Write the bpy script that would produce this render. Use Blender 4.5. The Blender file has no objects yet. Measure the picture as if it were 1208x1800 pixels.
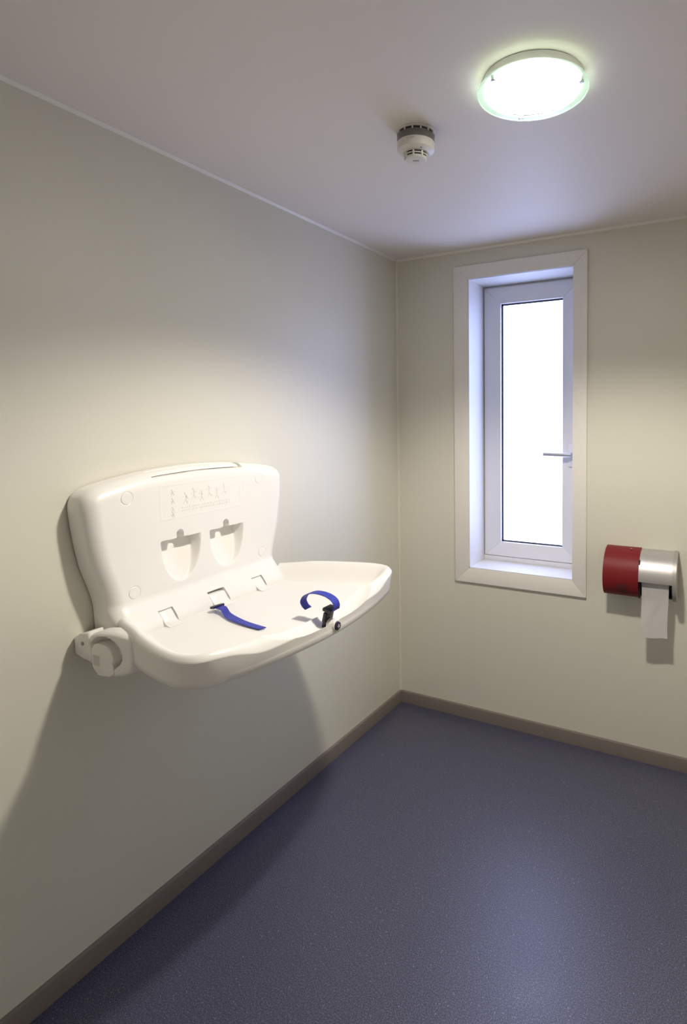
import bpy, bmesh, math
import numpy as np
from mathutils import Vector, Matrix

scene = bpy.context.scene
C = scene.collection

# ------------------------------------------------------------------ camera, world, exposure
W_PX, H_PX = 1208.0, 1800.0
F_PX, PX, PY = 1016.39, 758.35, 781.21
YAW, PITCH, ROLL = -0.4781, -0.0446, -0.0074
CAM = Vector((1.6006, -2.6980, 1.5537))
cam_data = bpy.data.cameras.new('camera')
cam = bpy.data.objects.new('camera', cam_data)
C.objects.link(cam)
fwd = Vector((math.sin(YAW) * math.cos(PITCH), math.cos(YAW) * math.cos(PITCH), math.sin(PITCH)))
right = Vector((math.cos(YAW), -math.sin(YAW), 0))
up = right.cross(fwd)
r2 = right * math.cos(ROLL) + up * math.sin(ROLL)
u2 = -right * math.sin(ROLL) + up * math.cos(ROLL)
m = Matrix((r2, u2, -fwd)).transposed().to_4x4()
m.translation = CAM
cam.matrix_world = m
cam_data.sensor_fit = 'HORIZONTAL'
cam_data.sensor_width = 36.0
cam_data.lens = 36.0 * F_PX / W_PX
cam_data.shift_x = (W_PX / 2 - PX) / W_PX
cam_data.shift_y = (PY - H_PX / 2) / W_PX
cam_data.clip_start = 0.02
scene.camera = cam

world = bpy.data.worlds.new('world')
scene.world = world
world.use_nodes = True
world.node_tree.nodes['Background'].inputs['Color'].default_value = (0.62, 0.74, 1.0, 1)
world.node_tree.nodes['Background'].inputs['Strength'].default_value = 1.0

scene.view_settings.view_transform = 'Standard'
scene.view_settings.look = 'None'
scene.view_settings.gamma = 1.0
scene.view_settings.use_curve_mapping = False
scene.view_settings.exposure = 0.24

LAMP_STRENGTH = 30.0
LAMP_BEAM = 128.0          # watts, the bulb's cone of light below the fitting
LAMP_COLOR = (1.0, 0.935, 0.825)
PANE_STRENGTH = 4.0
PANE_COLOR = (0.62, 0.76, 1.42)

# ------------------------------------------------------------------ materials
def nodes_of(mat):
    mat.use_nodes = True
    return mat.node_tree.nodes, mat.node_tree.links

def mat(name, color, rough=0.5, metal=0.0, bump=0.0, bump_scale=400.0, var=0.0, var_scale=6.0, spec=0.5, sheen=0.0):
    mt = bpy.data.materials.new(name)
    n, l = nodes_of(mt)
    b = n['Principled BSDF']
    b.inputs['Base Color'].default_value = (*color, 1)
    b.inputs['Roughness'].default_value = rough
    b.inputs['Metallic'].default_value = metal
    b.inputs['Specular IOR Level'].default_value = spec
    if sheen:
        b.inputs['Sheen Weight'].default_value = sheen
    tc = n.new('ShaderNodeTexCoord')
    if var > 0:
        nz = n.new('ShaderNodeTexNoise')
        nz.inputs['Scale'].default_value = var_scale
        nz.inputs['Detail'].default_value = 4
        l.new(tc.outputs['Object'], nz.inputs['Vector'])
        mx = n.new('ShaderNodeMix'); mx.data_type = 'RGBA'
        mx.inputs[6].default_value = (*[c * (1 - var) for c in color], 1)
        mx.inputs[7].default_value = (*[min(1, c * (1 + var)) for c in color], 1)
        l.new(nz.outputs['Fac'], mx.inputs[0])
        l.new(mx.outputs[2], b.inputs['Base Color'])
    if bump > 0:
        nb = n.new('ShaderNodeTexNoise')
        nb.inputs['Scale'].default_value = bump_scale
        nb.inputs['Detail'].default_value = 2
        l.new(tc.outputs['Object'], nb.inputs['Vector'])
        bp = n.new('ShaderNodeBump')
        bp.inputs['Strength'].default_value = bump
        bp.inputs['Distance'].default_value = 0.002
        l.new(nb.outputs['Fac'], bp.inputs['Height'])
        l.new(bp.outputs['Normal'], b.inputs['Normal'])
    return mt

def emit_mat(name, base, ecol, strength, rough=0.3):
    mt = bpy.data.materials.new(name)
    n, l = nodes_of(mt)
    b = n['Principled BSDF']
    b.inputs['Base Color'].default_value = (*base, 1)
    b.inputs['Roughness'].default_value = rough
    b.inputs['Emission Color'].default_value = (*ecol, 1)
    b.inputs['Emission Strength'].default_value = strength
    return mt

def floor_material():
    mt = bpy.data.materials.new('speckled_blue_vinyl')
    n, l = nodes_of(mt)
    b = n['Principled BSDF']
    tc = n.new('ShaderNodeTexCoord')
    def noise(scale, detail=2, rough=0.6):
        t = n.new('ShaderNodeTexNoise')
        t.inputs['Scale'].default_value = scale
        t.inputs['Detail'].default_value = detail
        t.inputs['Roughness'].default_value = rough
        l.new(tc.outputs['Object'], t.inputs['Vector'])
        return t
    base = noise(290, 2, 0.75)
    cr = n.new('ShaderNodeValToRGB')
    e = cr.color_ramp.elements
    e[0].position = 0.34; e[0].color = (0.010, 0.011, 0.024, 1)
    e[1].position = 0.68; e[1].color = (0.185, 0.188, 0.295, 1)
    em = cr.color_ramp.elements.new(0.5); em.color = (0.047, 0.049, 0.092, 1)
    l.new(base.outputs['Fac'], cr.inputs['Fac'])
    # sparse pale chips
    vo = n.new('ShaderNodeTexVoronoi')
    vo.inputs['Scale'].default_value = 95
    l.new(tc.outputs['Object'], vo.inputs['Vector'])
    sep = n.new('ShaderNodeSeparateColor')
    l.new(vo.outputs['Color'], sep.inputs['Color'])
    pick = n.new('ShaderNodeMath'); pick.operation = 'GREATER_THAN'; pick.inputs[1].default_value = 0.86
    l.new(sep.outputs['Red'], pick.inputs[0])
    near = n.new('ShaderNodeMath'); near.operation = 'LESS_THAN'; near.inputs[1].default_value = 0.17
    l.new(vo.outputs['Distance'], near.inputs[0])
    both = n.new('ShaderNodeMath'); both.operation = 'MULTIPLY'
    l.new(pick.outputs[0], both.inputs[0]); l.new(near.outputs[0], both.inputs[1])
    fade = n.new('ShaderNodeMath'); fade.operation = 'MULTIPLY'; fade.inputs[1].default_value = 0.5
    l.new(both.outputs[0], fade.inputs[0])
    mx = n.new('ShaderNodeMix'); mx.data_type = 'RGBA'
    l.new(fade.outputs[0], mx.inputs[0])
    l.new(cr.outputs['Color'], mx.inputs[6])
    mx.inputs[7].default_value = (0.40, 0.40, 0.46, 1)
    l.new(mx.outputs[2], b.inputs['Base Color'])
    b.inputs['Roughness'].default_value = 0.40
    b.inputs['Specular IOR Level'].default_value = 0.9
    bp = n.new('ShaderNodeBump')
    bp.inputs['Strength'].default_value = 0.08
    bp.inputs['Distance'].default_value = 0.0015
    l.new(base.outputs['Fac'], bp.inputs['Height'])
    l.new(bp.outputs['Normal'], b.inputs['Normal'])
    return mt

M = {
    'wall': mat('pale_green_cream_wall_paint', (0.71, 0.688, 0.59), 0.42, bump=0.06, bump_scale=260, var=0.01, var_scale=3),
    'ceiling': mat('warm_white_ceiling_paint', (0.80, 0.745, 0.70), 0.55, bump=0.05, bump_scale=300),
    'trim': mat('white_trim_paint', (0.82, 0.785, 0.735), 0.4),
    'jamb': mat('white_lining_paint', (0.70, 0.69, 0.68), 0.38),
    'sash': mat('white_window_frame_paint', (0.72, 0.71, 0.72), 0.32),
    'floor': floor_material(),
    'base': mat('taupe_vinyl_skirting', (0.205, 0.172, 0.153), 0.45, var=0.04, var_scale=20),
    'plastic': mat('cream_white_moulded_plastic', (0.85, 0.825, 0.785), 0.36, bump=0.02, bump_scale=900),
    'relief': mat('moulded_relief_plastic', (0.85, 0.825, 0.785), 0.36),
    'strap': mat('royal_blue_nylon_webbing', (0.018, 0.030, 0.40), 0.55, bump=0.3, bump_scale=1500, sheen=0.1),
    'navy': mat('dark_navy_plastic', (0.012, 0.012, 0.06), 0.35),
    'black': mat('black_plastic', (0.012, 0.011, 0.012), 0.38),
    'button': mat('dark_violet_plastic', (0.022, 0.016, 0.045), 0.3),
    'mark': mat('pale_print', (0.62, 0.60, 0.66), 0.5),
    'ink': mat('grey_print', (0.30, 0.28, 0.28), 0.6),
    'sticker': mat('pale_grey_sticker', (0.62, 0.60, 0.58), 0.5),
    'chrome': mat('brushed_steel', (0.62, 0.62, 0.64), 0.3, metal=1.0),
    'handle': mat('satin_aluminium', (0.55, 0.55, 0.58), 0.38, metal=0.9),
    'gasket': mat('dark_rubber_gasket', (0.03, 0.03, 0.035), 0.6),
    'red': mat('dark_red_lacquer', (0.185, 0.010, 0.012), 0.5, spec=0.3, var=0.04, var_scale=30),
    'silver': mat('satin_silver_lacquer', (0.50, 0.48, 0.47), 0.45, metal=0.7),
    'silver_end': mat('silver_grey_plastic', (0.40, 0.385, 0.36), 0.45, metal=0.4),
    'paper': mat('white_tissue_paper', (0.90, 0.87, 0.865), 0.9, bump=0.35, bump_scale=160),
    'detector': mat('white_detector_plastic', (0.74, 0.71, 0.67), 0.4),
    'smoky': mat('smoky_grey_plastic', (0.17, 0.155, 0.15), 0.35, var=0.25, var_scale=60),
    'slot': mat('dark_slot', (0.02, 0.018, 0.018), 0.7),
    'lampbody': mat('white_lamp_body', (0.78, 0.74, 0.72), 0.4),
    'lit': emit_mat('lit_frosted_glass', (0.8, 0.8, 0.78), LAMP_COLOR, LAMP_STRENGTH),
    'rim': emit_mat('pale_green_glass_edge', (0.62, 0.74, 0.66), (0.80, 1.0, 0.86), 0.30, 0.15),
    'pane': emit_mat('daylit_frosted_glass', (0.8, 0.85, 0.9), PANE_COLOR, PANE_STRENGTH, 0.25),
}

def clear_edge(mt, fac):
    n, l = nodes_of(mt)
    t = n.new('ShaderNodeBsdfTransparent'); t.inputs['Color'].default_value = (0.90, 0.98, 0.93, 1)
    mx = n.new('ShaderNodeMixShader'); mx.inputs[0].default_value = fac
    l.new(t.outputs[0], mx.inputs[1]); l.new(n['Principled BSDF'].outputs[0], mx.inputs[2])
    l.new(mx.outputs[0], n['Material Output'].inputs['Surface'])
clear_edge(M['rim'], 0.55)

# ------------------------------------------------------------------ mesh helpers
def tag(o, label=None, category=None, group=None, kind=None):
    if label: o['label'] = label
    if category: o['category'] = category
    if group: o['group'] = group
    if kind: o['kind'] = kind
    return o

def empty(name, loc, rot=(0, 0, 0)):
    o = bpy.data.objects.new(name, None)
    o.location = loc; o.rotation_euler = rot
    o.empty_display_size = 0.05
    C.objects.link(o)
    return o

def mesh_obj(name, verts, faces, material, parent=None, smooth=35.0, loc=None):
    me = bpy.data.meshes.new(name)
    me.from_pydata([tuple(map(float, v)) for v in verts], [], [tuple(int(i) for i in f) for f in faces])
    bm = bmesh.new(); bm.from_mesh(me)
    bmesh.ops.recalc_face_normals(bm, faces=bm.faces)
    bm.to_mesh(me); bm.free()
    return finish(name, me, material, parent, smooth, loc)

def finish(name, me, material, parent=None, smooth=35.0, loc=None):
    me.materials.append(M[material])
    if smooth:
        me.shade_smooth()
        me.set_sharp_from_angle(angle=math.radians(smooth))
    o = bpy.data.objects.new(name, me)
    C.objects.link(o)
    if parent: o.parent = parent
    if loc: o.location = loc
    return o

def bm_obj(name, bm, material, parent=None, smooth=35.0, loc=None):
    bmesh.ops.recalc_face_normals(bm, faces=bm.faces)
    me = bpy.data.meshes.new(name)
    bm.to_mesh(me); bm.free()
    return finish(name, me, material, parent, smooth, loc)

def add_box(bm, lo, hi):
    vs = [bm.verts.new((x, y, z)) for x in (lo[0], hi[0]) for y in (lo[1], hi[1]) for z in (lo[2], hi[2])]
    for f in ((0, 1, 3, 2), (4, 6, 7, 5), (0, 4, 5, 1), (2, 3, 7, 6), (0, 2, 6, 4), (1, 5, 7, 3)):
        bm.faces.new([vs[i] for i in f])

def box(name, lo, hi, material, parent=None, bevel=0.0, seg=2, loc=None):
    bm = bmesh.new(); add_box(bm, lo, hi)
    if bevel:
        bmesh.ops.bevel(bm, geom=list(bm.edges), offset=bevel, segments=seg, profile=0.5, affect='EDGES')
    return bm_obj(name, bm, material, parent, 35, loc)

def prism(name, poly, axis, a, b, material, parent=None, bevel=0.0, seg=3, smooth=35.0):
    """poly: 2-D outline; axis: the extrusion axis; the other two axes take the outline in order."""
    bm = bmesh.new()
    def co(p, t):
        q = list(p); q.insert(axis, t); return q
    A = [bm.verts.new(co(p, a)) for p in poly]
    B = [bm.verts.new(co(p, b)) for p in poly]
    n = len(poly)
    bm.faces.new(A); bm.faces.new(B[::-1])
    for i in range(n):
        bm.faces.new((A[i], A[(i + 1) % n], B[(i + 1) % n], B[i]))
    if bevel:
        es = [e for e in bm.edges if (e.verts[0] in A and e.verts[1] in A) or (e.verts[0] in B and e.verts[1] in B)]
        bmesh.ops.bevel(bm, geom=es, offset=bevel, segments=seg, profile=0.5, affect='EDGES')
    return bm_obj(name, bm, material, parent, smooth)

def lathe(name, prof, material, parent=None, n=64, axis='z', loc=None, smooth=35.0, closed=False):
    """prof: (radius, height) pairs."""
    verts, faces = [], []
    for r, h in prof:
        for k in range(n):
            a = 2 * math.pi * k / n
            p = (r * math.cos(a), r * math.sin(a), h)
            if axis == 'x': p = (p[2], p[0], p[1])
            if axis == 'y': p = (p[0], p[2], p[1])
            verts.append(p)
    m_ = len(prof)
    for i in range(m_ - 1 + (1 if closed else 0)):
        j = (i + 1) % m_
        for k in range(n):
            k2 = (k + 1) % n
            faces.append((i * n + k, i * n + k2, j * n + k2, j * n + k))
    if not closed:
        faces.append(tuple(range(n))); faces.append(tuple(range((m_ - 1) * n, m_ * n)))
    return mesh_obj(name, verts, faces, material, parent, smooth, loc)

def ribbon(name, pts, wvec, width, thick, material, parent=None):
    """A strap: centre points, the direction across it (one or one per point), width and thickness."""
    P = np.array(pts, float)
    n0 = len(P)
    t = np.linspace(0, n0 - 1, (n0 - 1) * 6 + 1)
    def cat(P, t):
        out = []
        for x in t:
            i = min(int(x), len(P) - 2); f = x - i
            p0 = P[max(i - 1, 0)]; p1 = P[i]; p2 = P[i + 1]; p3 = P[min(i + 2, len(P) - 1)]
            out.append(0.5 * ((2 * p1) + (-p0 + p2) * f + (2 * p0 - 5 * p1 + 4 * p2 - p3) * f * f + (-p0 + 3 * p1 - 3 * p2 + p3) * f ** 3))
        return np.array(out)
    Q = cat(P, t)
    Wv = np.array(wvec, float)
    Wd = cat(Wv, t) if Wv.ndim == 2 else np.repeat(Wv[None], len(Q), 0)
    Wd /= np.linalg.norm(Wd, axis=1)[:, None]
    T = np.gradient(Q, axis=0); T /= np.linalg.norm(T, axis=1)[:, None]
    N = np.cross(T, Wd); N /= np.linalg.norm(N, axis=1)[:, None]
    verts, faces = [], []
    for q, w, nn in zip(Q, Wd, N):
        for a, b in ((-1, -1), (1, -1), (1, 1), (-1, 1)):
            verts.append(q + w * a * width / 2 + nn * b * thick / 2)
    for i in range(len(Q) - 1):
        for k in range(4):
            k2 = (k + 1) % 4
            faces.append((i * 4 + k, i * 4 + k2, i * 4 + 4 + k2, i * 4 + 4 + k))
    faces.append((0, 1, 2, 3)); e = (len(Q) - 1) * 4; faces.append((e, e + 1, e + 2, e + 3))
    return mesh_obj(name, verts, faces, material, parent, 40)

def tube(name, pts, rad, material, parent=None, n=12):
    P = np.array(pts, float)
    T = np.gradient(P, axis=0); T /= np.linalg.norm(T, axis=1)[:, None]
    rad = np.broadcast_to(np.array(rad, float), (len(P),))
    verts, faces = [], []
    ref = np.array([0.3, 0.2, 0.93])
    for p, t_, r in zip(P, T, rad):
        a = np.cross(t_, ref); a /= np.linalg.norm(a); b = np.cross(t_, a)
        for k in range(n):
            an = 2 * math.pi * k / n
            verts.append(p + r * (a * math.cos(an) + b * math.sin(an)))
    for i in range(len(P) - 1):
        for k in range(n):
            k2 = (k + 1) % n
            faces.append((i * n + k, i * n + k2, (i + 1) * n + k2, (i + 1) * n + k))
    faces.append(tuple(range(n))); faces.append(tuple(range((len(P) - 1) * n, len(P) * n)))
    return mesh_obj(name, verts, faces, material, parent, 40)

def smoothstep(x):
    x = np.clip(x, 0, 1); return x * x * (3 - 2 * x)

def resample(poly, n, smooth_it=0):
    P = np.array(poly, float)
    d = np.r_[0, np.cumsum(np.linalg.norm(np.diff(P, axis=0), axis=1))]
    t = np.linspace(0, d[-1], n)
    return np.stack([np.interp(t, d, P[:, 0]), np.interp(t, d, P[:, 1])], 1)

def spline(poly, n):
    """Catmull-Rom through the points, resampled evenly."""
    P = np.array(poly, float); out = []
    for i in range(len(P) - 1):
        p0 = P[max(i - 1, 0)]; p1 = P[i]; p2 = P[i + 1]; p3 = P[min(i + 2, len(P) - 1)]
        for f in np.linspace(0, 1, 12, endpoint=False):
            out.append(0.5 * ((2 * p1) + (-p0 + p2) * f + (2 * p0 - 5 * p1 + 4 * p2 - p3) * f * f + (-p0 + 3 * p1 - 3 * p2 + p3) * f ** 3))
    out.append(P[-1])
    return resample(out, n)

def coons(bottom, top, left, right_):
    """bottom/top: (nu,2) left->right; left/right: (nv,2) bottom->top."""
    nu, nv = len(bottom), len(left)
    u = np.linspace(0, 1, nu)[None, :, None]; v = np.linspace(0, 1, nv)[:, None, None]
    lc = (1 - v) * bottom[None] + v * top[None]
    ld = (1 - u) * left[:, None] + u * right_[:, None]
    b = (1 - u) * (1 - v) * bottom[0] + u * (1 - v) * bottom[-1] + (1 - u) * v * top[0] + u * v * top[-1]
    return lc + ld - b          # (nv,nu,2)

def dist_poly(G, poly):
    P = G.reshape(-1, 2); D = np.full(len(P), 1e9)
    for a, b in zip(poly[:-1], poly[1:]):
        ab = b - a; t = np.clip(((P - a) @ ab) / max(ab @ ab, 1e-12), 0, 1)
        D = np.minimum(D, np.linalg.norm(P - (a + t[:, None] * ab), axis=1))
    return D.reshape(G.shape[:2])

def grid_faces(nv, nu, off=0):
    return [(off + i * nu + j, off + i * nu + j + 1, off + (i + 1) * nu + j + 1, off + (i + 1) * nu + j)
            for i in range(nv - 1) for j in range(nu - 1)]

def border_idx(nv, nu):
    return ([j for j in range(nu)] + [i * nu + nu - 1 for i in range(1, nv)] +
            [(nv - 1) * nu + j for j in range(nu - 2, -1, -1)] + [i * nu for i in range(nv - 2, 0, -1)])

# ------------------------------------------------------------------ room shell
H = 2.4
RX, FY = 2.20, -3.00          # right wall, wall behind the viewer
TH = 0.27
WX0, WX1, WZ0, WZ1 = 0.421, 0.9485, 0.789, 2.249     # window opening

def struct(o): o['kind'] = 'structure'; return o

struct(box('floor', (-TH, FY - TH, -0.1), (RX + TH, TH, 0), 'floor'))
struct(box('ceiling', (-TH, FY - TH, H), (RX + TH, TH, H + 0.1), 'ceiling'))
struct(box('wall_left', (-TH, FY - TH, 0), (0, TH, H), 'wall'))
struct(box('wall_right', (RX, FY - TH, 0), (RX + TH, TH, H), 'wall'))
struct(box('wall_front', (0, FY - TH, 0), (RX, FY, H), 'wall'))
# back wall with the window opening
bm = bmesh.new()
xs = [0, WX0 - 0.012, WX1 + 0.012, RX]; zs = [0, WZ0 - 0.012, WZ1 + 0.012, H]
V = {}
for yy in (0.0, TH):
    for i, x in enumerate(xs):
        for k, z in enumerate(zs):
            V[(yy, i, k)] = bm.verts.new((x, yy, z))
for yy in (0.0, TH):
    for i in range(3):
        for k in range(3):
            if i == 1 and k == 1: continue
            bm.faces.new((V[(yy, i, k)], V[(yy, i + 1, k)], V[(yy, i + 1, k + 1)], V[(yy, i, k + 1)]))
for (i, k), (i2, k2) in (((1, 1), (2, 1)), ((2, 1), (2, 2)), ((2, 2), (1, 2)), ((1, 2), (1, 1))):
    bm.faces.new((V[(0.0, i, k)], V[(0.0, i2, k2)], V[(TH, i2, k2)], V[(TH, i, k)]))
struct(bm_obj('wall_back', bm, 'wall', smooth=0))

# skirting: height 62 mm, rounded shoulder and a thin top ledge
BH, BT = 0.062, 0.013
prof = [(0, 0), (BT, 0), (BT, BH - 0.006), (BT - 0.0015, BH - 0.002), (BT - 0.005, BH), (0, BH)]
struct(prism('baseboard_left', [(x, z) for x, z in prof], 1, FY, 0, 'base'))
struct(prism('baseboard_back', [(-x, z) for x, z in prof], 0, BT, RX - BT, 'base'))
struct(prism('baseboard_right', [(RX - x, z) for x, z in prof], 1, FY, 0, 'base'))
struct(prism('baseboard_front', [(FY + x, z) for x, z in prof], 0, BT, RX - BT, 'base'))
# ceiling trims and the thin corner strip
tp = [(0, H), (0.010, H), (0.010, H - 0.003), (0.004, H - 0.011), (0, H - 0.011)]
struct(prism('trim_1', tp, 1, FY, 0, 'trim'))
struct(prism('trim_2', [(-y, z) for y, z in tp], 0, 0.010, RX - 0.010, 'trim'))
struct(prism('trim_3', [(RX - x, z) for x, z in tp], 1, FY, 0, 'trim'))
struct(prism('trim_4', [(FY + y, z) for y, z in tp], 0, 0.010, RX - 0.010, 'trim'))
struct(prism('trim_5', [(0, 0), (0.009, 0), (0.009, -0.0025), (0.0025, -0.009), (0, -0.009)], 2, BH, H - 0.011, 'wall'))

# ------------------------------------------------------------------ window
win = struct(empty('window_1', (0, 0, 0)))
win['label'] = 'tall narrow white window with frosted pane and lever handle'
OX0, OX1, OZ0, OZ1 = 0.343, 1.0134, 0.7156, 2.3166
CT = 0.014
def board(poly, name='casing_board'):
    return prism(name, poly, 1, -CT, -0.0005, 'trim', win, bevel=0.0012, seg=2)
g = 0.0006
board([(OX0, OZ0), (WX0, WZ0), (WX0, WZ1), (OX0, OZ1)])
board([(OX1, OZ0), (OX1, OZ1), (WX1, WZ1), (WX1, WZ0)])
board([(OX0 + g, OZ1), (WX0 + g, WZ1), (WX1 - g, WZ1), (OX1 - g, OZ1)])
board([(OX0 + g, OZ0), (OX1 - g, OZ0), (WX1 - g, WZ0), (WX0 + g, WZ0)])
# lining of the opening (four boards)
YS = 0.190            # face of the sash
def lining(lo, hi, name='lining_board'): return box(name, lo, hi, 'jamb', win)
lining((WX0 - 0.011, -0.010, WZ0), (WX0, YS + 0.05, WZ1))
lining((WX1, -0.010, WZ0), (WX1 + 0.011, YS + 0.05, WZ1))
lining((WX0 - 0.011, -0.010, WZ1), (WX1 + 0.011, YS + 0.05, WZ1 + 0.011))
lining((WX0 - 0.011, -0.010, WZ0 - 0.011), (WX1 + 0.011, YS + 0.05, WZ0), 'sill_board')
# thin bead just inside the casing edge
bd = 0.005
box('edge_bead', (WX0, -0.012, WZ0), (WX0 + bd, -0.004, WZ1), 'jamb', win)
box('edge_bead', (WX0, -0.012, WZ0), (WX1, -0.004, WZ0 + bd), 'jamb', win)
# fixed frame, visible as a step at the bottom and as a narrow line elsewhere
fr = empty('fixed_frame', (0, 0, 0)); fr.parent = win
FB = 0.026
box('frame_rail', (WX0, YS + 0.004, WZ0), (WX1, YS + 0.06, WZ0 + FB), 'sash', fr, 0.001)
box('frame_rail', (WX0, YS + 0.014, WZ1 - 0.02), (WX1, YS + 0.06, WZ1), 'sash', fr, 0.001)
box('frame_stile', (WX0, YS + 0.014, WZ0 + FB), (WX0 + 0.02, YS + 0.06, WZ1 - 0.02), 'sash', fr, 0.001)
box('frame_stile', (WX1 - 0.02, YS + 0.014, WZ0 + FB), (WX1, YS + 0.06, WZ1 - 0.02), 'sash', fr, 0.001)
# opening sash
SX0, SX1, SZ0, SZ1 = WX0 + 0.006, WX1 - 0.012, WZ0 + FB + 0.003, WZ1 - 0.010
GX0, GX1, GZ0, GZ1 = 0.519, 0.848, 0.8945, 2.152
sash = empty('sash', (0, 0, 0)); sash.parent = win
SD = 0.05
prism('sash_stile', [(SX0, SZ0), (GX0, GZ0), (GX0, GZ1), (SX0, SZ1)], 1, YS, YS + SD, 'sash', sash, 0.002, 2)
prism('sash_stile', [(SX1, SZ0), (SX1, SZ1), (GX1, GZ1), (GX1, GZ0)], 1, YS, YS + SD, 'sash', sash, 0.002, 2)
prism('sash_rail', [(SX0, SZ0), (SX1, SZ0), (GX1, GZ0), (GX0, GZ0)], 1, YS, YS + SD, 'sash', sash, 0.002, 2)
prism('sash_rail', [(SX0, SZ1), (GX0, GZ1), (GX1, GZ1), (SX1, SZ1)], 1, YS, YS + SD, 'sash', sash, 0.002, 2)
gk = 0.009
def gask(lo, hi): return box('gasket', lo, hi, 'gasket', sash)
YG = YS + 0.020
gask((GX0 - 0.002, YG - 0.004, GZ0), (GX0 + gk, YG + 0.004, GZ1))
gask((GX1 - 0.003, YG - 0.004, GZ0), (GX1 + 0.002, YG + 0.004, GZ1))
gask((GX0, YG - 0.004, GZ0 - 0.002), (GX1, YG + 0.004, GZ0 + 0.008))
gask((GX0, YG - 0.004, GZ1 - gk), (GX1, YG + 0.004, GZ1 + 0.002))
box('pane', (GX0 - 0.004, YG, GZ0 - 0.004), (GX1 + 0.004, YG + 0.016, GZ1 + 0.004), 'pane', win)
# lever handle on the right-hand stile
hd = empty('handle', (0, 0, 0)); hd.parent = win
HX, HZ = 0.898, 1.369
box('handle_plate', (HX - 0.016, YS - 0.009, HZ - 0.062), (HX + 0.016, YS, HZ + 0.052), 'sash', hd, 0.003)
lathe('neck', [(0.010, 0.0), (0.010, -0.034), (0.008, -0.036)], 'handle', hd, 24, 'y', (HX, YS - 0.008, HZ))
tube('lever', [(HX + 0.004, YS - 0.040, HZ), (HX - 0.05, YS - 0.042, HZ), (HX - 0.10, YS - 0.042, HZ + 0.001), (HX - 0.135, YS - 0.041, HZ + 0.001)],
     [0.0105, 0.0105, 0.0100, 0.0098], 'handle', hd, 16)
for dz in (-0.044, 0.036):
    lathe('handle_screw', [(0.0048, 0.0), (0.0048, -0.002)], 'slot', hd, 12, 'y', (HX + 0.010, YS - 0.009, HZ + dz))
# nail heads in the casing
for x, z in ((0.362, 1.60), (0.39, 2.285), (0.925, 2.285), (0.99, 2.27), (0.97, 1.62), (0.965, 1.31), (0.965, 0.86), (0.362, 1.30), (1.0, 0.76)):
    lathe('nail_head', [(0.0022, 0.0), (0.0022, -0.0006)], 'sticker', win, 8, 'y', (x, -CT - 0.0002, z))

# ------------------------------------------------------------------ baby changing station
YC = -1.380
KS = 1.16               # the outlines below were drawn for a station this much narrower
Z0 = 1.0
station = empty('changing_station', (0.0, YC, Z0 - 0.0065), (0.014, 0, 0))
tag(station, 'cream white wall-mounted baby changing station folded open with blue straps', 'changing table')

def L(p): return (p[0], p[1], p[2] - Z0)

# --- back plate: outline (s, z)
right_side = [(0.280, 0.955), (0.280, 0.99), (0.283, 1.05), (0.294, 1.10), (0.309, 1.153), (0.318, 1.20), (0.325, 1.25), (0.330, 1.30), (0.331, 1.335), (0.325, 1.358), (0.313, 1.372)]
top_half = [(0.313, 1.372), (0.295, 1.382), (0.260, 1.391), (0.20, 1.402), (0.13, 1.411), (0.06, 1.416), (0, 1.418)]
right_side = [(a * KS, b) for a, b in right_side]; top_half = [(a * KS, b) for a, b in top_half]
NU, NV = 330, 210
def split_spline(side, half, n_side, n_top):
    """One smooth outline through both lists, cut again where they meet."""
    allp = side + half[1:] + [(-a, b) for a, b in half[::-1][1:]] + [(-a, b) for a, b in side[::-1][1:]]
    fine = spline(allp, 6001)
    k1 = np.argmin(np.linalg.norm(fine - np.array(side[-1]), axis=1)); k2 = 6000 - k1
    return resample(fine[:k1 + 1], n_side), resample(fine[k1:k2 + 1][::-1], n_top)
rs, tc_ = split_spline(right_side, top_half, NV, NU)
ls = rs * [-1, 1]
bc = np.stack([np.linspace(-0.280 * KS, 0.280 * KS, NU), np.full(NU, 0.955)], 1)
G = coons(bc, tc_, ls, rs)
outline = np.vstack([ls, tc_[1:], rs[::-1][1:]])
D = dist_poly(G, outline[::3])
S_, Z_ = G[..., 0], G[..., 1]
XF = 0.090
def ztop(s): return np.interp(np.abs(s), [p[0] for p in top_half[::-1]], [p[1] for p in top_half[::-1]])
def hinge_curve(z):
    t = np.clip((1.052 - z) / 0.085, 0, 1.0)
    return 0.058 * t * t * (3 - 2 * t)
KN = [(-0.184, 0.0245), (0.007, 0.034), (0.186, 0.0240)]     # knuckles: centre, half width
KTOP = [1.006, 1.008, 1.006]
R = 0.042
def edge_round(d, r=R):
    t = np.clip(1 - d / r, 0, 1)
    return r * (1 - np.sqrt(np.clip(1 - t * t, 0, 1)))
X = XF + hinge_curve(Z_) - np.minimum(edge_round(D), 0.040)
# pockets
for sc in (-0.0915, 0.0915):
    zt, zb = 1.200, 1.064
    h = np.clip((Z_ - zb) / (zt - zb), 0, 1)
    wd = 0.074 * np.sqrt(np.clip(1 - (1 - h) ** 2.2, 0, 1))
    side = smoothstep((wd - np.abs(S_ - sc)) / 0.012)
    topm = smoothstep((zt - Z_) / 0.003)
    X -= side * topm * 0.046 * h ** 0.7
    # finger notch over the pocket
    rr = np.hypot((S_ - sc + 0.004), np.maximum(Z_ - (zt + 0.012), 0))
    nt = smoothstep((0.0125 - rr) / 0.003) * smoothstep((Z_ - zt + 0.004) / 0.003)
    X -= nt * 0.020
# top lip notch
zl = 1.3905 + 0.006 * (1 - (S_ / 0.18) ** 2)
lipm = smoothstep((0.1785 - np.abs(S_)) / 0.003) * smoothstep((Z_ - zl) / 0.003)
X = np.where(lipm > 0, X * (1 - lipm) + lipm * np.minimum(X, 0.035), X)
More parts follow.
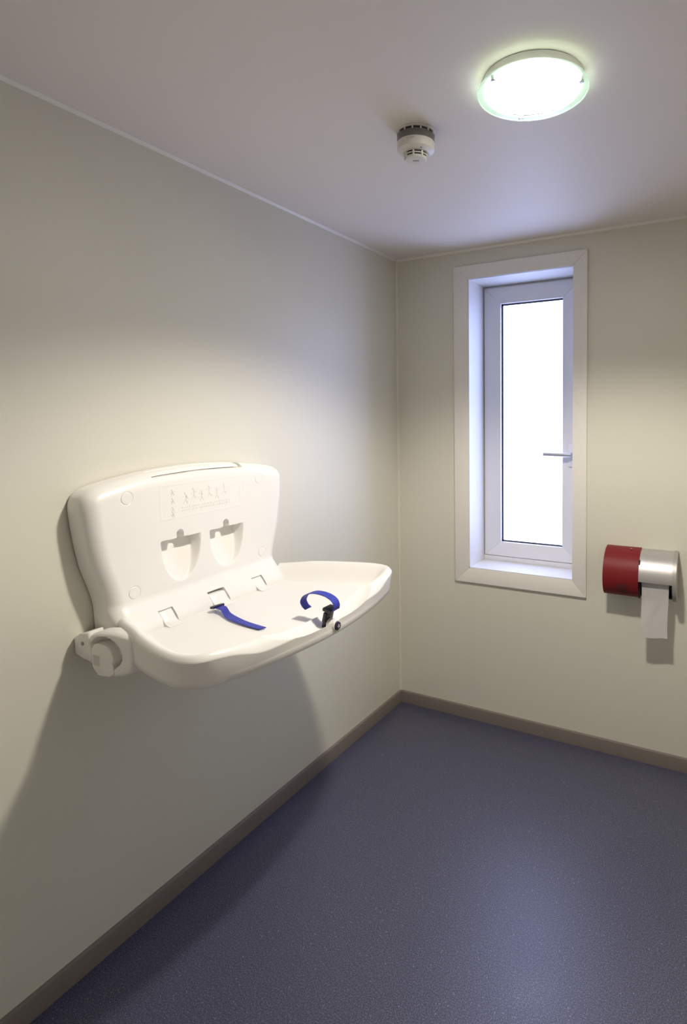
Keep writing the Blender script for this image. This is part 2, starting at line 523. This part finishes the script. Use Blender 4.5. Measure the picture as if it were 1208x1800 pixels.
# knuckle slots
for (kc, kw), kt in zip(KN, KTOP):
    km = smoothstep((kw - np.abs(S_ - kc)) / 0.0025) * smoothstep((kt - Z_) / 0.0025)
    X = X * (1 - km) + km * np.minimum(X, 0.062)
# shallow rings round the plugs
PLUG = [(-0.268, 1.345), (-0.256, 1.071), (0.246, 1.346), (0.253, 1.076)]
for ps, pz in PLUG:
    rr = np.hypot(S_ - ps, Z_ - pz)
    X -= 0.0025 * smoothstep((0.0195 - rr) / 0.002)
# panel border ridge (raised) round the relief
ps0, ps1, pz0, pz1 = -0.160, 0.155, 1.263, 1.366
dx = np.maximum(ps0 - S_, S_ - ps1); dz = np.maximum(pz0 - Z_, Z_ - pz1)
dd = np.maximum(dx, dz)
X += 0.0006 * np.clip(1 - np.abs(dd) / 0.0035, 0, 1)
verts = [(x, s, z - Z0) for x, s, z in zip(X.ravel(), S_.ravel(), Z_.ravel())]
faces = grid_faces(NV, NU)
bi = border_idx(NV, NU)
base_n = len(verts)
XB = 0.006
for i in bi: verts.append((XB, verts[i][1], verts[i][2]))
nb_ = len(bi)
for k in range(nb_):
    k2 = (k + 1) % nb_
    faces.append((bi[k], bi[k2], base_n + k2, base_n + k))
faces.append(tuple(range(base_n, base_n + nb_)))
plate = mesh_obj('back_plate', verts, faces, 'plastic', station, 50)

# rounded lip set into the notch of the top edge
lv, lf = [], []
NS, NP = 60, 14
for i in range(NS):
    s = -0.1725 + 0.345 * i / (NS - 1)
    zb = 1.3905 + 0.006 * (1 - (s / 0.18) ** 2) + 0.0038
    zt = float(ztop(np.array(s))) - 0.002
    for j in range(NP):
        a = math.pi / 2 * j / (NP - 1)
        lv.append((0.008 + 0.056 * math.cos(a) ** 0.5 if j < NP - 1 else 0.008, s, zb + (zt - zb) * math.sin(a) ** 0.9 - Z0))
    lv.append((0.008, s, zb - Z0))
n1 = NP + 1
for i in range(NS - 1):
    for j in range(n1):
        j2 = (j + 1) % n1
        lf.append((i * n1 + j, i * n1 + j2, (i + 1) * n1 + j2, (i + 1) * n1 + j))
lf.append(tuple(range(n1))); lf.append(tuple(range((NS - 1) * n1, NS * n1)))
mesh_obj('top_lip', lv, lf, 'plastic', plate, 50)

for ps, pz in PLUG:
    lathe('screw_plug', [(0.0175, -0.004), (0.0175, 0.0016), (0.0160, 0.0028), (0.006, 0.0030)], 'plastic', plate, 36, 'x', (XF - 0.0025, ps, pz - Z0))

# moulded safety pictograms: small raised figures and text-like strokes
bm = bmesh.new()
def stroke(s0, z0, s1, z1, w=0.0022):
    dx_, dz_ = s1 - s0, z1 - z0; ln = max(math.hypot(dx_, dz_), 1e-6)
    nx, nz = -dz_ / ln * w / 2, dx_ / ln * w / 2
    A = [(s0 + nx, z0 + nz), (s0 - nx, z0 - nz), (s1 - nx, z1 - nz), (s1 + nx, z1 + nz)]
    xb, xt = XF - 0.0005, XF + 0.0009
    b_ = [bm.verts.new((xb, a, z - Z0)) for a, z in A]; t_ = [bm.verts.new((xt, a * 1.0, z - Z0)) for a, z in A]
    bm.faces.new(t_)
    for k in range(4): bm.faces.new((b_[k], b_[(k + 1) % 4], t_[(k + 1) % 4], t_[k]))
def head(s, z, r=0.0048):
    xb, xt = XF - 0.0005, XF + 0.0012
    b_ = [bm.verts.new((xb, s + r * math.cos(a), z + r * math.sin(a) - Z0)) for a in np.linspace(0, 2 * math.pi, 10, endpoint=False)]
    t_ = [bm.verts.new((xt, s + r * .7 * math.cos(a), z + r * .7 * math.sin(a) - Z0)) for a in np.linspace(0, 2 * math.pi, 10, endpoint=False)]
    bm.faces.new(t_)
    for k in range(10): bm.faces.new((b_[k], b_[(k + 1) % 10], t_[(k + 1) % 10], t_[k]))
rng = np.random.default_rng(4)
for zc in (1.345, 1.318, 1.291, 1.275):      # a column of small figures
    head(-0.118, zc + 0.006, 0.004)
    stroke(-0.125, zc - 0.002, -0.108, zc + 0.001); stroke(-0.118, zc + 0.002, -0.121, zc - 0.010); stroke(-0.118, zc - 0.002, -0.110, zc - 0.010)
for q in range(6):                            # a row of larger figures
    s = -0.070 + 0.031 * q; z = 1.322 + (0.008 if q % 2 else -0.003)
    head(s, z + 0.015, 0.0052)
    stroke(s, z + 0.010, s + rng.uniform(-.003, .003), z - 0.006, 0.0032)
    for sg in (-1, 1):
        stroke(s, z + 0.006, s + sg * 0.011, z + rng.uniform(-0.004, 0.012))
        stroke(s, z - 0.006, s + sg * 0.008, z - 0.020 + rng.uniform(-.003, .004))
    stroke(s + 0.006, z - 0.012, s + 0.016, z - 0.012 + rng.uniform(-.006, .006))
for row, z in enumerate((1.288, 1.279)):
    s = -0.085
    while s < 0.105:
        h = rng.uniform(0.003, 0.006)
        stroke(s, z, s + rng.uniform(-.001, .003), z + h, 0.0016); s += rng.uniform(0.004, 0.009)
bm_obj('moulded_pictograms', bm, 'relief', plate, 30)['kind'] = 'stuff'

# --- tray: outlines in plan (s, x) at the rim and at the foot, bed, raised rim and the hollowed front
def full_outline(half, n):
    """half: from the hinge corner round to the front centre; the straight hinge edge closes it."""
    front = spline(half + [(-a, b) for a, b in half[::-1][1:]], n)
    hinge = np.stack([np.linspace(-half[0][0], half[0][0], n // 4)[1:-1], np.full(n // 4 - 2, half[0][1])], 1)
    return front, np.vstack([front, hinge])
TSH = 0.015                                   # the tray sits a touch to the window side of the plate
rim_half = [(0.335, 0.100), (0.358, 0.15), (0.385, 0.22), (0.415, 0.30), (0.438, 0.38), (0.449, 0.44), (0.446, 0.488), (0.426, 0.524), (0.380, 0.548), (0.30, 0.566), (0.18, 0.582), (0.09, 0.589), (0, 0.591)]
foot_half = [(0.335, 0.100), (0.360, 0.15), (0.387, 0.22), (0.413, 0.29), (0.430, 0.36), (0.439, 0.43), (0.434, 0.480), (0.408, 0.516), (0.350, 0.540), (0.270, 0.559), (0.18, 0.575), (0.09, 0.585), (0, 0.589)]
t_front, t_all = full_outline(rim_half, 640)
f_front, f_all = full_outline(foot_half, 640)
CEN = np.array([0.0, 0.33])
NR = 130
frac = np.r_[np.linspace(1, 0.62, 70), np.linspace(0.62, 0.004, NR - 70 + 1)[1:]]
T = CEN + frac[:, None, None] * (t_all - CEN)[None]
TD = dist_poly(T, t_front[::2])
TS, TX = T[..., 0], T[..., 1]
BED, RIM = 0.965, 1.025
wf = smoothstep((TX - 0.40) / 0.12) * smoothstep((0.36 - np.abs(TS)) / 0.12)
r_ = 0.016 + 0.014 * wf
drop = 0.014 + 0.014 * wf
rimz = RIM - 0.008 * smoothstep((0.24 - TX) / 0.14) - 0.013 * smoothstep((TX - 0.38) / 0.16) * smoothstep((0.40 - np.abs(TS)) / 0.13)
zin = BED + (rimz - BED) * (1 - smoothstep((TD - r_) / 0.062))
zout = rimz - drop * np.clip(1 - TD / r_, 0, 1) ** 2.2
TZ = np.where(TD < r_, zout, zin)
el = (np.abs(TS - 0.002) / 0.235) ** 3.2 + ((TX - 0.553) / 0.060) ** 2
TZ = np.where(TX > 0.40, np.minimum(TZ, 0.955 + 0.050 * el), TZ)
NA = len(t_all)
verts = [(x, s + TSH, z - Z0) for x, s, z in zip(TX.ravel(), TS.ravel(), TZ.ravel())]
faces = []
for i in range(NR - 1):
    for j in range(NA):
        j2 = (j + 1) % NA
        faces.append((i * NA + j, i * NA + j2, (i + 1) * NA + j2, (i + 1) * NA + j))
faces.append(tuple(range((NR - 1) * NA, NR * NA)))
# outer wall: straight down towards the foot outline, then a narrow chamfer
th_f = np.unwrap(np.arctan2(f_all[:, 1] - CEN[1], f_all[:, 0] - CEN[0]))
rf = np.linalg.norm(f_all - CEN, axis=1)
order = np.argsort(th_f % (2 * np.pi))
tq = np.arctan2(t_all[:, 1] - CEN[1], t_all[:, 0] - CEN[0]) % (2 * np.pi)
rq = np.interp(tq, (th_f % (2 * np.pi))[order], rf[order], period=2 * np.pi)
foot = CEN + rq[:, None] * np.stack([np.cos(tq), np.sin(tq)], 1)
prev = list(range(NA))
for zz, mixf, sc_ in ((None, 0.0, 1.0004), (0.9590, 0.70, 1.000), (0.9560, 0.80, 1.004), (0.9395, 1.0, 1.005), (0.9375, 1.0, 0.999), (0.9375, 1.0, 0.97)):
    ring = t_all * (1 - mixf) + foot * mixf
    ring = CEN + (ring - CEN) * sc_
    ring[640:, 1] = 0.100
    st = len(verts)
    for k, q_ in enumerate(ring):
        verts.append((q_[1], q_[0] + TSH + 0.010 * mixf, verts[k][2] - 0.0025 if zz is None else zz - Z0))
    cur = list(range(st, st + NA))
    for k in range(NA):
        k2 = (k + 1) % NA
        faces.append((prev[k], prev[k2], cur[k2], cur[k]))
    prev = cur
faces.append(tuple(prev))
tray = mesh_obj('tray', verts, faces, 'plastic', station, 50)

# hinge knuckles of the tray, curling up into the slots of the back plate
for q_, ((kc, kw), kt) in enumerate(zip(KN, KTOP)):
    kv, kf = [], []
    ktz = kt - (0.008 if q_ == 1 else 0.003)
    w = kw - 0.0028
    prof_k = [(XF + float(hinge_curve(np.array(z))) - 0.0035, z) for z in np.linspace(ktz, 0.984, 9)]
    x_e = prof_k[-1][0]
    prof_k += [(x_e + 0.006, 0.977), (x_e + 0.013, 0.9715), (x_e + 0.021, 0.9680), (x_e + 0.030, 0.9664), (x_e + 0.034, 0.9655)]
    zz = [z for _, z in prof_k]
    for xo, z in prof_k:
        for s_ in (-w, -w + 0.0015, w - 0.0015, w):
            kv.append((xo - (0.0015 if abs(s_) == w else 0), kc + s_, z - Z0))
        kv.append((0.055, kc + w, z - Z0)); kv.append((0.055, kc - w, z - Z0))
    for i in range(len(zz) - 1):
        for j in range(6):
            j2 = (j + 1) % 6
            kf.append((i * 6 + j, i * 6 + j2, (i + 1) * 6 + j2, (i + 1) * 6 + j))
    kf.append(tuple(range(6))); kf.append(tuple(range((len(zz) - 1) * 6, len(zz) * 6)))
    mesh_obj('hinge_knuckle', kv, kf, 'plastic', tray, 50)

# side lugs with a dished pocket and a bag hook, one at each end of the hinge
lug_b = spline([(0.078, 0.905), (0.090, 0.889), (0.11, 0.884), (0.155, 0.887), (0.20, 0.897), (0.245, 0.915)], 44)
lug_t = spline([(0.060, 0.985), (0.10, 1.000), (0.15, 1.008), (0.20, 1.011), (0.255, 1.008)], 44)
lug_l = resample([(0.078, 0.905), (0.066, 0.935), (0.060, 0.985)], 36)
lug_r = resample([(0.245, 0.915), (0.253, 0.96), (0.255, 1.008)], 36)
LG = coons(lug_b, lug_t, lug_l, lug_r)
lo_ = np.vstack([lug_l, lug_t[1:], lug_r[::-1][1:], lug_b[::-1][1:]])
LD = dist_poly(LG, lo_)
LX, LZ = LG[..., 0], LG[..., 1]
for sg in (-1, 1):
    e_ = ((LX - 0.140) / 0.066) ** 2 + ((LZ - 0.952) / 0.042) ** 2
    out = 0.3820 - np.minimum(edge_round(LD, 0.014), 0.013) - 0.040 * np.clip(1 - e_, 0, 1) ** 0.6
    back = 0.340 if sg < 0 else 0.3745          # the tray sits off centre, so the lugs differ in depth
    out = np.maximum(out, back + 0.001) if sg < 0 else np.maximum(out + 0.012, back + 0.001)
    verts = [(x, sg * o, z - Z0) for x, o, z in zip(LX.ravel(), out.ravel(), LZ.ravel())]
    faces = grid_faces(36, 44)
    bi = border_idx(36, 44); st = len(verts)
    for i in bi: verts.append((verts[i][0], sg * back, verts[i][2]))
    for k in range(len(bi)):
        k2 = (k + 1) % len(bi)
        faces.append((bi[k], bi[k2], st + k2, st + k))
    faces.append(tuple(range(st, st + len(bi))))
    lug = mesh_obj('side_lug', verts, faces, 'plastic', tray, 50)
    hook_poly = spline([(0.086, 0.962 - Z0), (0.104, 0.972 - Z0), (0.138, 0.974 - Z0), (0.160, 0.967 - Z0), (0.172, 0.950 - Z0), (0.174, 0.932 - Z0), (0.168, 0.922 - Z0),
                        (0.176, 0.908 - Z0), (0.168, 0.896 - Z0), (0.14, 0.890 - Z0), (0.11, 0.888 - Z0), (0.094, 0.892 - Z0), (0.086, 0.905 - Z0), (0.084, 0.935 - Z0), (0.086, 0.962 - Z0)], 60)[:-1]
    # outline takes (x, z); extruded along y
    hook = prism('bag_hook', [tuple(p) for p in hook_poly], 1, sg * (0.355 if sg < 0 else 0.380), sg * (0.3845 if sg < 0 else 0.3965), 'plastic', tray, bevel=0.0055, seg=4, smooth=60)
    if sg < 0:
        st_ = box('rating_sticker', (0.090, -0.3851, 0.912 - Z0), (0.116, -0.3846, 0.940 - Z0), 'sticker', hook)
    # wall bracket behind the lug
    br = prism('wall_bracket', [(0.004, 0.925 - Z0), (0.05, 0.920 - Z0), (0.078, 0.912 - Z0), (0.084, 0.94 - Z0), (0.07, 0.998 - Z0), (0.03, 0.985 - Z0), (0.004, 0.972 - Z0)],
               1, sg * 0.3380, sg * 0.3840, 'plastic', station, bevel=0.007, seg=3, smooth=60)
    lathe('bracket_screw', [(0.0055, -0.001), (0.0055, 0.0012), (0.003, 0.0015)], 'ink', br, 16, 'y', (0.045, sg * 0.3842, 0.962 - Z0))

# strap lying on the bed
sA = empty('short_strap', (0, 0, 0)); sA.parent = station
sA['label'] = 'blue strap lying flat on the tray'
ribbon('webbing', [L(p) for p in [(0.168, -0.049, 0.975), (0.190, -0.050, 0.980), (0.222, -0.056, 0.982), (0.260, -0.075, 0.974), (0.300, -0.088, 0.973), (0.355, -0.097, 0.9705), (0.426, -0.104, 0.9695)]],
       [(0.1, 1, 0.0), (0.1, 1, 0.0), (0.05, 1, 0.25), (0.1, 1, 0.35), (0.15, 1, 0.15), (0.2, 1, 0.0), (0.55, 1, 0)], 0.022, 0.0022, 'strap', sA)
bx_ = box('slider', (-0.008, -0.020, -0.004), (0.012, 0.020, 0.004), 'navy', sA, 0.002)
bx_.location = L((0.186, -0.049, 0.982)); bx_.rotation_euler = (0, math.radians(-12), math.radians(-6))

# strap with the buckle in the scooped front edge
sB = empty('buckle_strap', (0, 0, 0)); sB.parent = station
sB['label'] = 'looped blue strap with black buckle'
YB = 0.021
dz_ = -0.0006
pts = [(0.574, YB, 0.998), (0.592, YB, 1.012), (0.594, YB, 1.024), (0.586, YB, 1.037), (0.565, YB, 1.047), (0.536, YB, 1.051), (0.510, YB, 1.049), (0.484, YB, 1.038), (0.472, YB, 1.020), (0.478, YB, 1.006), (0.490, YB, 0.998)]
ribbon('webbing', [L(p) for p in pts], (0, 1, 0), 0.028, 0.0022, 'strap', sB)
bk = empty('buckle', L((0.564, YB, 0.993)), (0, math.radians(14), 0)); bk.parent = sB; bk.scale = (1.15, 1.15, 1.05)
box('buckle_frame', (-0.010, -0.017, 0.010), (0.012, 0.017, 0.020), 'black', bk, 0.0025)
box('buckle_body', (-0.006, -0.0125, -0.044), (0.006, 0.0125, 0.011), 'black', bk, 0.003)
for sg in (-1, 1):
    box('buckle_prong', (-0.004, sg * 0.0155 - 0.0025, -0.020), (0.004, sg * 0.0155 + 0.0025, 0.008), 'black', bk, 0.0015)
box('slide_bar', (0.010, -0.020, 0.014), (0.0155, 0.024, 0.0185), 'black', bk, 0.0015)
# moulded boss with the dark anchor button
boss = lathe('anchor_boss', [(0.0180, -0.022), (0.0180, 0.001), (0.0155, 0.004), (0.005, 0.005)], 'plastic', tray, 36, 'x', L((0.590, YB, 0.962)))
btn = lathe('anchor_button', [(0.0125, -0.002), (0.0125, 0.0025), (0.0105, 0.0045), (0.002, 0.005)], 'button', boss, 32, 'x', (0.0055, 0, 0))
for k in range(5):
    a = math.radians(90 + 72 * k)
    st_ = box('star_ray', (0.0045, -0.0011, 0.0), (0.0054, 0.0011, 0.0058), 'mark', btn)
    st_.rotation_euler = (a, 0, 0)

# ------------------------------------------------------------------ ceiling lamp
LX_, LY_, LR = 1.1461, -1.2535, 0.1377
lamp = empty('ceiling_lamp', (LX_, LY_, H))
tag(lamp, 'round frosted glass ceiling lamp, switched on, beside the smoke detector', 'lamp')
lathe('lamp_body', [(0.118, 0.0), (0.1255, -0.002), (0.1255, -0.0195), (0.1222, -0.0195), (0.1222, -0.0165), (0.117, -0.0165)], 'lampbody', lamp, 96)
lathe('lit_glass', [(0.1215, -0.0165), (0.1215, -0.0200), (0.1195, -0.0210)], 'lit', lamp, 96)
lathe('glass_edge', [(0.1172, -0.0265), (LR, -0.0265), (LR + 0.0006, -0.0285), (LR, -0.0305), (0.1172, -0.0305)], 'rim', lamp, 96, closed=True)
beam_data = bpy.data.lights.new('lamp_beam', 'SPOT')
beam_data.energy = LAMP_BEAM; beam_data.color = LAMP_COLOR
beam_data.spot_size = math.radians(136); beam_data.spot_blend = 0.45
beam_data.shadow_soft_size = 0.065
beam = bpy.data.objects.new('lamp_beam', beam_data); C.objects.link(beam)
beam.parent = lamp; beam.location = (0, 0, -0.022)
for ang in (-123, 2, 122):
    a = math.radians(ang)
    lathe('glass_screw', [(0.0062, -0.0215), (0.0062, -0.0335), (0.0045, -0.0355)], 'chrome', lamp, 24, 'z',
          (0.121 * math.cos(a), 0.121 * math.sin(a), 0))

# ------------------------------------------------------------------ smoke detector
DX, DY = 0.760, -1.161
det = empty('smoke_detector', (DX, DY, H))
det.scale = (1.08, 1.08, 1.08)
tag(det, 'round white smoke detector with smoky grey band on the ceiling', 'smoke detector')
lathe('mounting_base', [(0.052, 0.0), (0.0535, -0.001), (0.0535, -0.0035), (0.050, -0.0045)], 'detector', det)
lathe('dark_ring', [(0.0485, -0.004), (0.0485, -0.013)], 'slot', det)
lathe('smoky_band', [(0.0515, -0.011), (0.0515, -0.030)], 'smoky', det)
lathe('body', [(0.050, -0.029), (0.0515, -0.030), (0.0515, -0.047), (0.0500, -0.0505), (0.0385, -0.0575), (0.034, -0.0585)], 'detector', det)
for k in range(14):
    a = 2 * math.pi * k / 14 + 0.1
    o = box('rib', (0.0485, -0.0018, -0.012), (0.0518, 0.0018, -0.003), 'detector', det)
    o.rotation_euler = (0, 0, a)
lathe('sensing_chamber', [(0.0295, -0.057), (0.0285, -0.072)], 'slot', det, 48)
for z0, z1, r0, r1 in ((-0.0655, -0.0632, 0.0318, 0.0308), (-0.0725, -0.0700, 0.0308, 0.0298)):
    lathe('chamber_ring', [(r0 - 0.003, z1), (r0, z1), (r1, z0), (r1 - 0.003, z0)], 'detector', det, 48, closed=True)
lathe('chamber_cap', [(0.0298, -0.0715), (0.0290, -0.0738), (0.0245, -0.0755), (0.010, -0.0760)], 'detector', det, 48)
for k in range(8):
    o = box('chamber_rib', (0.0282, -0.0022, -0.0722), (0.0324, 0.0022, -0.0572), 'detector', det)
    o.rotation_euler = (0, 0, 2 * math.pi * k / 8 + 0.28)
box('cap_mark', (-0.008, -0.0035, -0.0768), (0.008, 0.0015, -0.0759), 'ink', det).rotation_euler = (0, 0, 0.4)
lathe('indicator_light', [(0.0020, -0.050), (0.0020, -0.0570)], 'slot', det, 12, 'z', (0.030, -0.026, 0))
lathe('indicator_light', [(0.0020, -0.050), (0.0020, -0.0545)], 'slot', det, 12, 'z', (-0.020, -0.037, 0))
# small printed word on the body, bent round it
cu = bpy.data.curves.new('print', 'FONT'); cu.body = 'FC TOR'; cu.size = 0.0062; cu.align_x = 'CENTER'
tmp = bpy.data.objects.new('print', cu); C.objects.link(tmp)
dg = bpy.context.evaluated_depsgraph_get()
tm = bpy.data.meshes.new_from_object(tmp.evaluated_get(dg))
bpy.data.objects.remove(tmp)
face_a = math.atan2(CAM.y - DY, CAM.x - DX) - 0.30
for v in tm.vertices:
    a = face_a + v.co.x / 0.0517
    v.co = Vector((0.0517 * math.cos(a), 0.0517 * math.sin(a), -0.038 + v.co.y))
tm.name = 'print'
finish('print', tm, 'ink', det, 0)

# ------------------------------------------------------------------ toilet paper dispenser
disp = empty('paper_dispenser', (1.108, 0.0, 0.766))
tag(disp, 'wall-mounted toilet paper dispenser, half dark red and half silver', 'dispenser')
DW = 0.300
# side profile (depth, height above 0.78)
full = [(0.002, 0.207), (0.030, 0.203), (0.062, 0.190), (0.090, 0.168), (0.110, 0.138), (0.120, 0.105), (0.121, 0.075), (0.114, 0.045), (0.098, 0.020), (0.078, 0.004)]
fp = spline(full, 40)
cut = np.array([p for p in fp if p[1] > 0.074 or p[0] < 0.09])
def shell(name, prof_, x0, x1, material, parent, th=0.003):
    P = np.array(prof_); Tn = np.gradient(P, axis=0); Tn /= np.linalg.norm(Tn, axis=1)[:, None]
    Nn = np.stack([-Tn[:, 1], Tn[:, 0]], 1)
    # inner side lies towards the wall / roll
    cpt = np.array([0.04, 0.09])
    sgn = np.sign(((cpt - P) * Nn).sum(1)); sgn[sgn == 0] = 1
    I = P + Nn * sgn[:, None] * th
    poly = list(map(tuple, P)) + list(map(tuple, I[::-1]))
    poly = [(-a, b) for a, b in poly]
    return prism(name, poly, 0, x0, x1, material, parent, smooth=30)
red = shell('red_cover', fp, 0.0, 0.149, 'red', disp, 0.004)
k_cut = [i for i, p in enumerate(fp) if p[0] > 0.1 and p[1] < 0.078][0]
shell('silver_cover', fp[:k_cut] * [0.985, 0.985], 0.1495, DW - 0.016, 'silver', disp)
solid = [(-a, b) for a, b in fp] + [(-0.05, 0.0), (-0.002, 0.0)]
prism('end_cap', solid, 0, DW - 0.016, DW, 'silver_end', disp, 0.003, 3)
prism('end_cap', [(-a * 0.97, b) for a, b in fp] + [(-0.05, 0.002), (-0.002, 0.002)], 0, 0.001, 0.006, 'red', disp)
box('rear_plate', (0.002, -0.006, 0.004), (DW - 0.002, -0.0005, 0.200), 'black', disp)
box('divider', (0.149, -0.100, 0.006), (0.154, -0.002, 0.170), 'black', disp)
box('inner_tray', (0.154, -0.050, 0.004), (DW - 0.016, -0.004, 0.010), 'black', disp)
box('key_lock', (0.105, -0.040, 0.2035), (0.113, -0.031, 0.2065), 'chrome', disp, 0.0008)
# vent slits in the red cover
for i, hh in enumerate((0.060, 0.051, 0.042, 0.033, 0.024)):
    dep = np.interp(-hh, -fp[:, 1], fp[:, 0])
    k = np.argmin(np.abs(fp[:, 1] - hh)); k = max(1, min(len(fp) - 2, k))
    ang = math.atan2(fp[k + 1][0] - fp[k - 1][0], fp[k - 1][1] - fp[k + 1][1])
    o = box('vent_slit', (0.062, -0.0006, -0.0016), (0.104, 0.0006, 0.0016), 'slot', disp)
    o.location = (0, -dep, hh); o.rotation_euler = (ang * -1, 0, 0)

tp_ = empty('toilet_paper', (1.322, -0.058, 0.871))
tag(tp_, 'white toilet paper roll with its end hanging out of the dispenser', 'toilet paper')
lathe('roll', [(0.021, -0.054), (0.047, -0.054), (0.047, 0.054), (0.021, 0.054)], 'paper', tp_, 48, 'x', closed=True)
lathe('core_tube', [(0.0195, -0.054), (0.0208, -0.054), (0.0208, 0.054), (0.0195, 0.054)], 'sticker', tp_, 32, 'x', closed=True)
bm = bmesh.new()
NXs, NZs = 14, 34
rows = []
for k in range(NZs):
    f = k / (NZs - 1)
    row = []
    for i in range(NXs):
        u = i / (NXs - 1)
        x = -0.0545 + 0.109 * u + 0.0035 * f * (0.5 - u) + 0.002 * math.sin(6 * f)
        zz = 0.0 - (0.262 + 0.004 * math.sin(5 * u) - (0.0 if u > .15 else 0.004 * (1 - u / .15))) * f
        yy = -0.047 + 0.006 * f + 0.004 * math.sin(3.2 * f + 0.5) + 0.003 * math.sin(4 * u + 5 * f) * f
        row.append(bm.verts.new((x, yy, zz)))
    rows.append(row)
for k in range(NZs - 1):
    for i in range(NXs - 1):
        bm.faces.new((rows[k][i], rows[k][i + 1], rows[k + 1][i + 1], rows[k + 1][i]))
bmesh.ops.solidify(bm, geom=list(bm.faces), thickness=0.0006)
bm_obj('hanging_sheet', bm, 'paper', tp_, 40)
